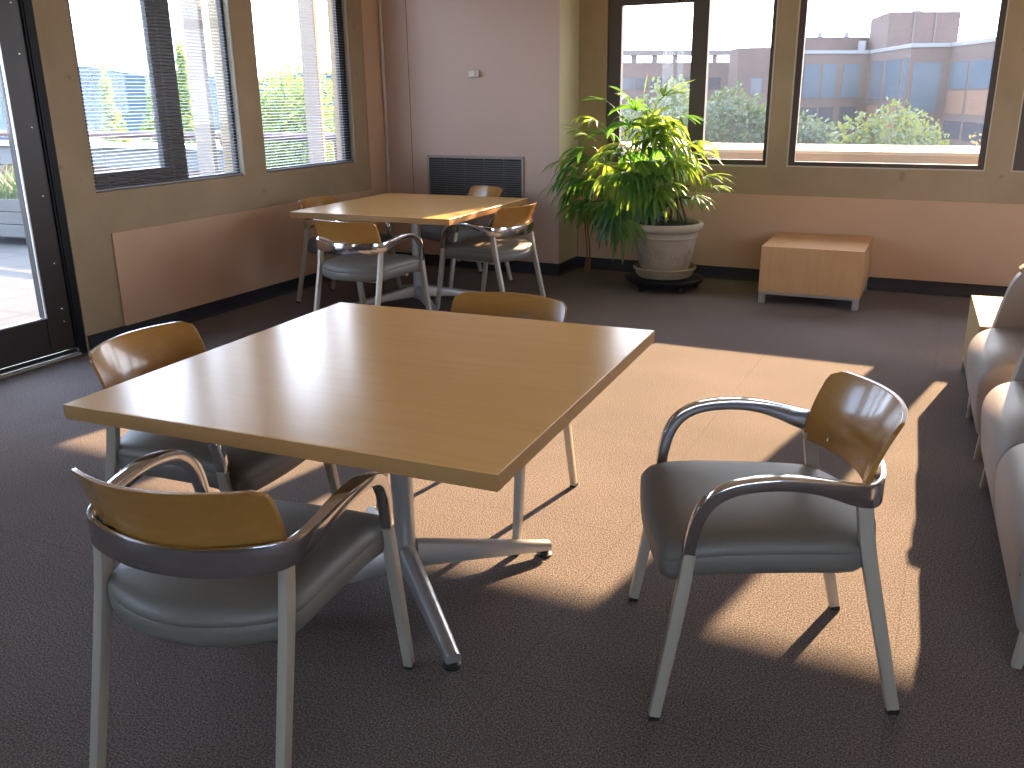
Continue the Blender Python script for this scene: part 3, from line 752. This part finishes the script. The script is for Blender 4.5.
for (x, y, z, f, nb, ln, dr) in S_:
    h = Vector((x, y, z))-pp.location; c = near_cane(h)
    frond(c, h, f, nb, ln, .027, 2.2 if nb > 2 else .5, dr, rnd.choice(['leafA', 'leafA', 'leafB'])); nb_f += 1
while nb_f < 99:
    u = rnd.uniform(-1, 1); v = rnd.uniform(-1, 1)
    if u*u+v*v > 1: continue
    x = -2.33+u*.50+.03; z = .90+v*.38 - .10*u*u + (.10*u if u > 0 else .0)
    if x > -1.9 and z > 1.12: continue
    y = 6.93+rnd.uniform(-.30, .26)*(1-.3*abs(u))
    h = Vector((x, y, z))-pp.location
    if math.hypot(h.x, h.y) < .30 and z < .66: continue
    c = near_cane(h)
    out = Vector((u*.8, (y-6.93)*2.2, .25+v*.5-rnd.uniform(0, .8)))
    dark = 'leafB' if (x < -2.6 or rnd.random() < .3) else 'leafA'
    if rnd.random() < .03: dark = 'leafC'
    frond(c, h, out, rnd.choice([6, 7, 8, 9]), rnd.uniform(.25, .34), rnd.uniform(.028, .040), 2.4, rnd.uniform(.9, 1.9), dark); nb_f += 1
# dry hanging stalks that reach the floor left of the pot
for dx, dy in ((0, 0), (.022, .006)):
    m = MB(); p = [(-2.72+dx*.3, 7.16, .80), (-2.84+dx*.7, 7.24+dy, .50), (-2.825+dx, 7.26+dy, .20), (-2.825+dx*1.3, 7.22+dy, .012)]
    q = catmull([tuple(Vector(a)-pp.location) for a in p], 5)
    m.tube(q, [.006]*(len(q)-4)+[.009, .013, .012, .008], 6); m.build('dry_stalk', 'husk', pp, smooth=60)

# ------------------------------------------------------------------ outdoors: terrace side
struct(bx('trim_5', 'deck', (-15, XL-.19, -7, 7.86, -.25, -.02)))
struct(bx('trim_6', 'beige_conc', (-3.6, 9, 8.05, 9.0, .55, .99)))
struct(bx('trim_7', 'white_conc', (-3.6, 9, 8.03, 9.05, .99, 1.015), bevel=.004))
o = thing('terrace_parapet', 'low brick terrace wall with pale coping seen through the left windows', 'wall', (-11, 7.98, 0))
bx('brick_wall', 'brick_par', (-3.5, 3.7, -.10, .10, -.02, .70), o)
bx('upper_band', 'grey_conc', (-3.5, 3.71, -.11, .11, .70, .93), o, bevel=.004)
bx('coping', 'white_conc', (-3.5, 3.72, -.16, .14, .93, .985), o, bevel=.01)
r_ = thing('terrace_railing', 'maroon pipe railing above the terrace wall outside the left windows', 'railing', (-10.5, 7.86, 0))
MB().tube([(-4, 0, 1.085), (4.7, 0, 1.085)], .042, 12).build('top_rail', 'railpaint', r_, smooth=60)
MB().tube([(3.0, 0, .62), (4.7, 0, .62)], .02, 10).build('lower_rail', 'railpaint', r_, smooth=60)
for x in (-3.5, -1.3, .9, 3.1):
    MB().tube([(x, 0, .985 if x < 3.5 else 0), (x, 0, 1.07)], .02, 8).build('bracket', 'railpaint', r_, smooth=60)
MB().tube([(4.65, 0, -.02), (4.65, 0, 1.085)], .024, 8).build('post', 'railpaint', r_, smooth=60)
for yy, lb in ((5.47, 'beige concrete column outside the left window with the dark sash'), (6.85, 'beige concrete column outside the left window nearest the corner')):
    o = MB().box(-5.42, -5.25, yy, yy+.05, -.02, 3.2).build('concrete_column', 'beige_conc', bevel=.01); tag(o, lb, 'column', 'columns along the terrace front')
struct(bx('trim_8', 'beige_conc', (XL-.2, XR+2, YB+.2001, 8.67, 2.75, 2.98)))
# planter on casters
pl = thing('wheeled_planter', 'weathered wooden planter box on casters on the terrace outside the door', 'planter', (-9.45, 6.65, -.02), .12)
m = MB()
for k in range(3): m.box(-.55, .55, -.27, -.25, .10+k*.135, .228+k*.135); m.box(-.55, .55, .25, .27, .10+k*.135, .228+k*.135); m.box(-.55, -.53, -.25, .25, .10+k*.135, .228+k*.135); m.box(.53, .55, -.25, .25, .10+k*.135, .228+k*.135)
m.build('plank_sides', 'oldwood', pl, bevel=.004)
for sx in (-1, 1):
    for sy in (-1, 1):
        MB().box(sx*.555-.035, sx*.555+.035, sy*.275-.03, sy*.275+.03, .06, .52).build('corner_post', 'oldwood', pl, bevel=.004)
        o = MB(); o.rings([[Vector((sx*.52+.03*math.cos(q*PI/6), sy*.22+dy, .03+.03*math.sin(q*PI/6))) for q in range(12)] for dy in (-.012, .012)]); o.build('caster', 'glide', pl, smooth=40)
bx('planter_soil', 'soil', (-.53, .53, -.25, .25, .10, .46), pl)
m = MB(); rr = random.Random(3)
for k in range(160):
    p = Vector((rr.uniform(-.5, .5), rr.uniform(-.23, .23), .46)); blade(m, p, (rr.uniform(-.5, .5), rr.uniform(-.4, .4), 1), rr.uniform(.2, .55), .02, rr.uniform(.5, 1.4))
o = m.build('grasses', 'treeL', pl, smooth=60); o['kind'] = 'stuff'

# ------------------------------------------------------------------ trees
def tree(name, label, cx, cy, zb, zt, rx, mat, seed, n=1500, leaf=.22, conic=0, lobes=9, ry=None, group=None):
    rr = random.Random(seed); t = thing(name, label, 'tree', (cx, cy, zb), 0, group)
    H = zt-zb; m = MB(); ry = ry or rx
    cb = H*.42 if not conic else H*.15
    L = []
    for k in range(lobes):
        u = k/max(1, lobes-1)
        if conic:
            w_ = (1-u)*.85+.1; L.append((Vector((rr.uniform(-.3, .3)*rx*w_, rr.uniform(-.3, .3)*ry*w_, cb+(H-cb)*u*.93)), rx*w_*.95, (H-cb)/lobes*1.3))
        else:
            a = rr.uniform(0, 2*PI); q = rr.uniform(.15, .72); zz = rr.uniform(.12, .78)
            s_ = math.sqrt(max(.1, 1-(zz-.25)**2*1.6))
            L.append((Vector((rx*q*math.cos(a)*s_, ry*q*math.sin(a)*s_, cb+(H-cb)*zz)), rx*.42, (H-cb)*.24))
    if not conic: L.append((Vector((0, 0, cb+(H-cb)*.62)), rx*.5, (H-cb)*.36))
    for k in range(n):
        c, r, h = rr.choice(L); d = Vector((rr.gauss(0, 1), rr.gauss(0, 1), rr.gauss(0, 1))).normalized()*rr.uniform(.55, 1.02)
        p = c+Vector((d.x*r, d.y*r*(ry/rx), d.z*h))
        e1 = Vector((rr.gauss(0, 1), rr.gauss(0, 1), rr.gauss(0, 1))).normalized(); e2 = e1.orthogonal().normalized()
        s_ = leaf*rr.uniform(.6, 1.3)
        m.b.faces.new([m.b.verts.new(p+e1*s_*a+e2*s_*b*.6) for a, b in ((-1, 0), (0, -1), (1, 0), (0, 1))])
    m.build('crown', mat, t)
    MB().tube([(0, 0, 0), (.05, 0, H*.5), (0, .05, H*.85)], [H*.022+.05, H*.014+.03, .03], 8).build('trunk', 'bark', t, smooth=60)
ZG = -10
T_ = 'trees beyond the back windows'
tree('rounded_tree', 'bright yellow-green round tree in the middle of the big back window', -1.92, 30.5, ZG, 1.38, 2.25, 'treeY', 1, 15000, .10, group=T_, lobes=18)
tree('gold_tree', 'small golden tree at the right edge of the big back window', .22, 31, ZG, .42, .85, 'treeO', 2, 3500, .09, group=T_)
tree('dark_tree', 'dusky green tree at the left side of the big back window', -4.9, 33, ZG, 1.0, 1.9, 'treeG', 3, 8000, .12, group=T_)
tree('leafy_tree', 'broad green tree filling the lower half of the narrow middle pane', -6.75, 30, ZG, 1.85, 1.9, 'treeG', 4, 12000, .11, group=T_, lobes=14)
tree('pale_tree', 'pale green feathery tree behind the potted palm', -9.6, 31, ZG, 2.15, 1.9, 'treeL', 5, 9000, .11, group=T_, lobes=12)
G_ = 'yellowing trees beyond the terrace'
tree('slender_tree', 'small pointed yellow-green tree through the left half of the blinded window', -24.6, 21.3, ZG, 1.75, 2.2, 'treeW', 6, 5200, .10, 1, group=G_)
tree('slender_tree', 'low yellow tree just left of the dark window sash', -25, 23.4, ZG, 1.45, 2.2, 'treeW', 7, 4600, .10, 1, group=G_)
tree('slender_tree', 'tall yellow-green tree between the dark sash and the column', -25, 25.1, ZG, 2.55, 2.2, 'treeW', 8, 6000, .10, 1, group=G_)
tree('large_tree', 'large light green tree filling the window nearest the corner', -25.2, 30.9, ZG, 3.0, 3.3, 'treeW', 9, 16000, .12, 0, lobes=18, group=G_)

# ground, hills
struct(MB().box(-700, 300, -300, 700, ZG-.5, ZG).build('ground', 'grass'))
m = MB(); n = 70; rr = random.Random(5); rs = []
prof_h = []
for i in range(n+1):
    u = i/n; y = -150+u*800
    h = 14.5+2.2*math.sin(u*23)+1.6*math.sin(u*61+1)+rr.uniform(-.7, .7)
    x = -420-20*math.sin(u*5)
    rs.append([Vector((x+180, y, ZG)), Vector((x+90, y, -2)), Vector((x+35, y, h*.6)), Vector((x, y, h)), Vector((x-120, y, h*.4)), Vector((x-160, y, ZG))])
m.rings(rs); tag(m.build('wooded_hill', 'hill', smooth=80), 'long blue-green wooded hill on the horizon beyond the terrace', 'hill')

# ------------------------------------------------------------------ buildings
def facade_windows(parent, A, B, us, zs, mat, dep=.25, name='window'):
    """A,B: 2D ends of a facade line; us: list of (u0,u1) metres from A; zs: (z0,z1)"""
    d = Vector((B[0]-A[0], B[1]-A[1], 0)); d.normalize(); nr = Vector((d.y, -d.x, 0))
    if nr.y > 0: nr = -nr
    for u0, u1 in us:
        m = MB(); p = Vector((A[0], A[1], 0))
        m.rings([[p+d*u0+nr*k+Vector((0, 0, zs[0])), p+d*u1+nr*k+Vector((0, 0, zs[0])), p+d*u1+nr*k+Vector((0, 0, zs[1])), p+d*u0+nr*k+Vector((0, 0, zs[1]))] for k in (-.05, .03)])
        m.build(name, mat, parent)
def poly_building(pts, back_off, z0, z1, mat, name, parent, sp=2):
    q = [Vector((x, y, 0)) for x, y in pts]; b = [Vector((pts[-1][0]+sp, pts[-1][1]+back_off, 0)), Vector((pts[0][0]-sp, pts[0][1]+back_off, 0))]
    P = q+b; return MB().rings([[p+Vector((0, 0, z0)) for p in P], [p+Vector((0, 0, z1)) for p in P]]).build(name, mat, parent)
# long block with open roof colonnade
b1 = thing('brick_building', 'long brown brick block with a row of openings along its roof, behind the palm', 'building', (0, 0, 0))
A, B = (-24.5, 62.6), (-16.0, 70.1)
poly_building([A, B], 4, ZG, 3.52, 'brickA', 'wall', b1)
poly_building([A, B], 1.2, 4.02, 4.35, 'bandc', 'roof_beam', b1)
dv = Vector((B[0]-A[0], B[1]-A[1], 0)); ln = dv.length; dv.normalize()
for k in range(8):
    p = Vector((A[0], A[1]+.3, 0))+dv*(k*ln/7.0)*.985+dv*.1
    MB().box(p.x-.14, p.x+.14, p.y, p.y+.4, 3.52, 4.02).build('roof_pier', 'bandc', b1)
facade_windows(b1, A, B, [(k*1.15+.2, k*1.15+1.15) for k in range(9)], (1.7, 2.5), 'pane2')
facade_windows(b1, A, B, [(k*1.15+.2, k*1.15+1.15) for k in range(9)], (-.3, .6), 'pane2')
# middle block
b2 = thing('brick_building', 'plain brick block rising behind the middle pane and the pillar', 'building', (0, 0, 0))
poly_building([(-15.05, 64.6), (-13.9, 62.0), (-11.5, 62.7)], 3, ZG, 4.15, 'brickA', 'wall', b2, 0)
facade_windows(b2, (-13.9, 62.0), (-11.5, 62.7), [(.9, 1.6)], (1.3, 2.3), 'pane2')
# front building
b3 = thing('brick_building', 'wide brick building with big glass bays filling the big back window', 'building', (0, 0, 0))
F = [(-10.9, 66.4), (-6.68, 70.0), (-3.57, 61.4), (-1.46, 62.4), (.93, 56.5), (2.6, 52.5)]
poly_building(F, 22, ZG, 4.0, 'brickA', 'wall', b3)
poly_building([(x, y-.12) for x, y in F], 21, 3.86, 4.08, 'metalroof', 'roof_edge', b3)
facade_windows(b3, F[0], F[1], [(.6, 1.8), (2.0, 3.1), (3.6, 4.9)], (1.0, 3.2), 'pane', .25)
facade_windows(b3, F[1], F[2], [(.8, 3.6), (4.4, 7.6), (8.0, 9.0)], (.9, 3.3), 'pane')
facade_windows(b3, F[2], F[3], [(.25, 1.9)], (.2, 3.0), 'pane')
facade_windows(b3, F[3], F[4], [(.4, 2.9), (3.3, 6.2)], (1.5, 3.0), 'pane')
facade_windows(b3, F[3], F[4], [(.4, 2.9), (3.3, 6.2)], (.1, 1.4), 'brickMirrored', name='brick_reflection')  # lower panes painted as orange brick mirrored in the glass
facade_windows(b3, F[1], F[2], [(.8, 3.6), (4.4, 7.6)], (-.9, .5), 'brickMirrored', name='brick_reflection')
facade_windows(b3, F[0], F[1], [(.6, 1.8), (2.0, 3.1), (3.6, 4.9)], (-.8, .4), 'pane2')
facade_windows(b3, F[3], F[4], [(.4, 2.9), (3.3, 6.2)], (-1.3, -.3), 'pane2')
# roof blocks
b4 = thing('rooftop_block', 'tall windowless brick rooftop block above the wide building', 'building', (0, 0, 0))
poly_building([(-7.39, 75.9), (-5.64, 69.6), (-1.36, 72.2)], 7, 4.0, 6.45, 'brickA', 'wall', b4, -.6)
MB().lathe([(.3, 6.45), (.3, 6.75), (.2, 6.85), (.15, 7.0)], 12, (-4.2, 74)).build('vent_cap', 'metalroof', b4)
for x, y in ((-4.1, 70.50), (-2.8, 71.28)): MB().box(x-.05, x+.05, y-.06, y+.05, 4.1, 6.44).build('downpipe', 'bandc', b4)
b5 = thing('rooftop_block', 'low brick rooftop block with small vents left of the taller one', 'building', (0, 0, 0))
poly_building([(-12.2, 71.5), (-8.0, 74.8)], 5, 4.0, 5.2, 'brickA', 'wall', b5)
for x, y in ((-10.6, 73.5), (-8.9, 74.8)): MB().box(x-.15, x+.15, y, y+.4, 5.2, 5.55).build('roof_vent', 'metalroof', b5)
MB().box(-7.9, -7.4, 74.0, 75, 3.9, 4.9).build('plant_screen', 'metalroof', b5)

# ------------------------------------------------------------------ light
SUNV = Vector((.18, 1, .432)).normalized()
sd = bpy.data.lights.new('sun', 'SUN'); sd.energy = 38; sd.color = (1, .70, .40); sd.angle = math.radians(.6)
so = bpy.data.objects.new('sun', sd); COL.objects.link(so); so.rotation_euler = SUNV.to_track_quat('Z', 'Y').to_euler()

wd = bpy.data.worlds.new('world'); scn.world = wd; wd.use_nodes = True; nt = wd.node_tree; nt.nodes.clear()
out = nt.nodes.new('ShaderNodeOutputWorld'); bg = nt.nodes.new('ShaderNodeBackground')
tc = nt.nodes.new('ShaderNodeTexCoord'); dt = nt.nodes.new('ShaderNodeVectorMath'); dt.operation = 'DOT_PRODUCT'; dt.inputs[1].default_value = SUNV
nt.links.new(tc.outputs['Generated'], dt.inputs[0])
cr = nt.nodes.new('ShaderNodeValToRGB'); e = cr.color_ramp.elements
e[0].position = .0; e[0].color = (.70, .83, 1.0, 1); e[1].position = 1; e[1].color = (1.15, 1.2, 1.3, 1)
q = cr.color_ramp.elements.new(.55); q.color = (.52, .72, 1.05, 1); q = cr.color_ramp.elements.new(.82); q.color = (.92, 1.04, 1.24, 1)
mr = nt.nodes.new('ShaderNodeMapRange'); mr.inputs[1].default_value = -1; mr.inputs[2].default_value = 1
nt.links.new(dt.outputs['Value'], mr.inputs[0]); nt.links.new(mr.outputs[0], cr.inputs[0])
nt.links.new(cr.outputs[0], bg.inputs[0]); bg.inputs[1].default_value = 8.5
nt.links.new(bg.outputs[0], out.inputs[0])

# ------------------------------------------------------------------ camera
cd = bpy.data.cameras.new('camera'); cd.sensor_width = 36; cd.lens = 36*900.4569/1024; cd.clip_end = 2000; cd.clip_start = .05
co = bpy.data.objects.new('camera', cd); COL.objects.link(co); scn.camera = co
fw = Vector((-.41939378, .85451216, -.30646016)); rt = Vector((.89920909, .43738048, -.01101535)); up = Vector((-.12462694, .28019153, .95181975))
mt = Matrix((rt, up, -fw)).transposed().to_4x4(); mt.translation = Vector((0, 0, 1.4903)); co.matrix_world = mt

scn.view_settings.view_transform = 'Standard'; scn.view_settings.look = 'None'; scn.view_settings.gamma = 1
scn.view_settings.exposure = 0.27; scn.view_settings.use_curve_mapping = False
scn.cycles.max_bounces = 10; scn.cycles.diffuse_bounces = 6; scn.cycles.transparent_max_bounces = 24; scn.cycles.glossy_bounces = 4
scn.cycles.use_denoising = True; scn.cycles.sample_clamp_indirect = 8
scn.cycles.caustics_reflective = False; scn.cycles.caustics_refractive = False
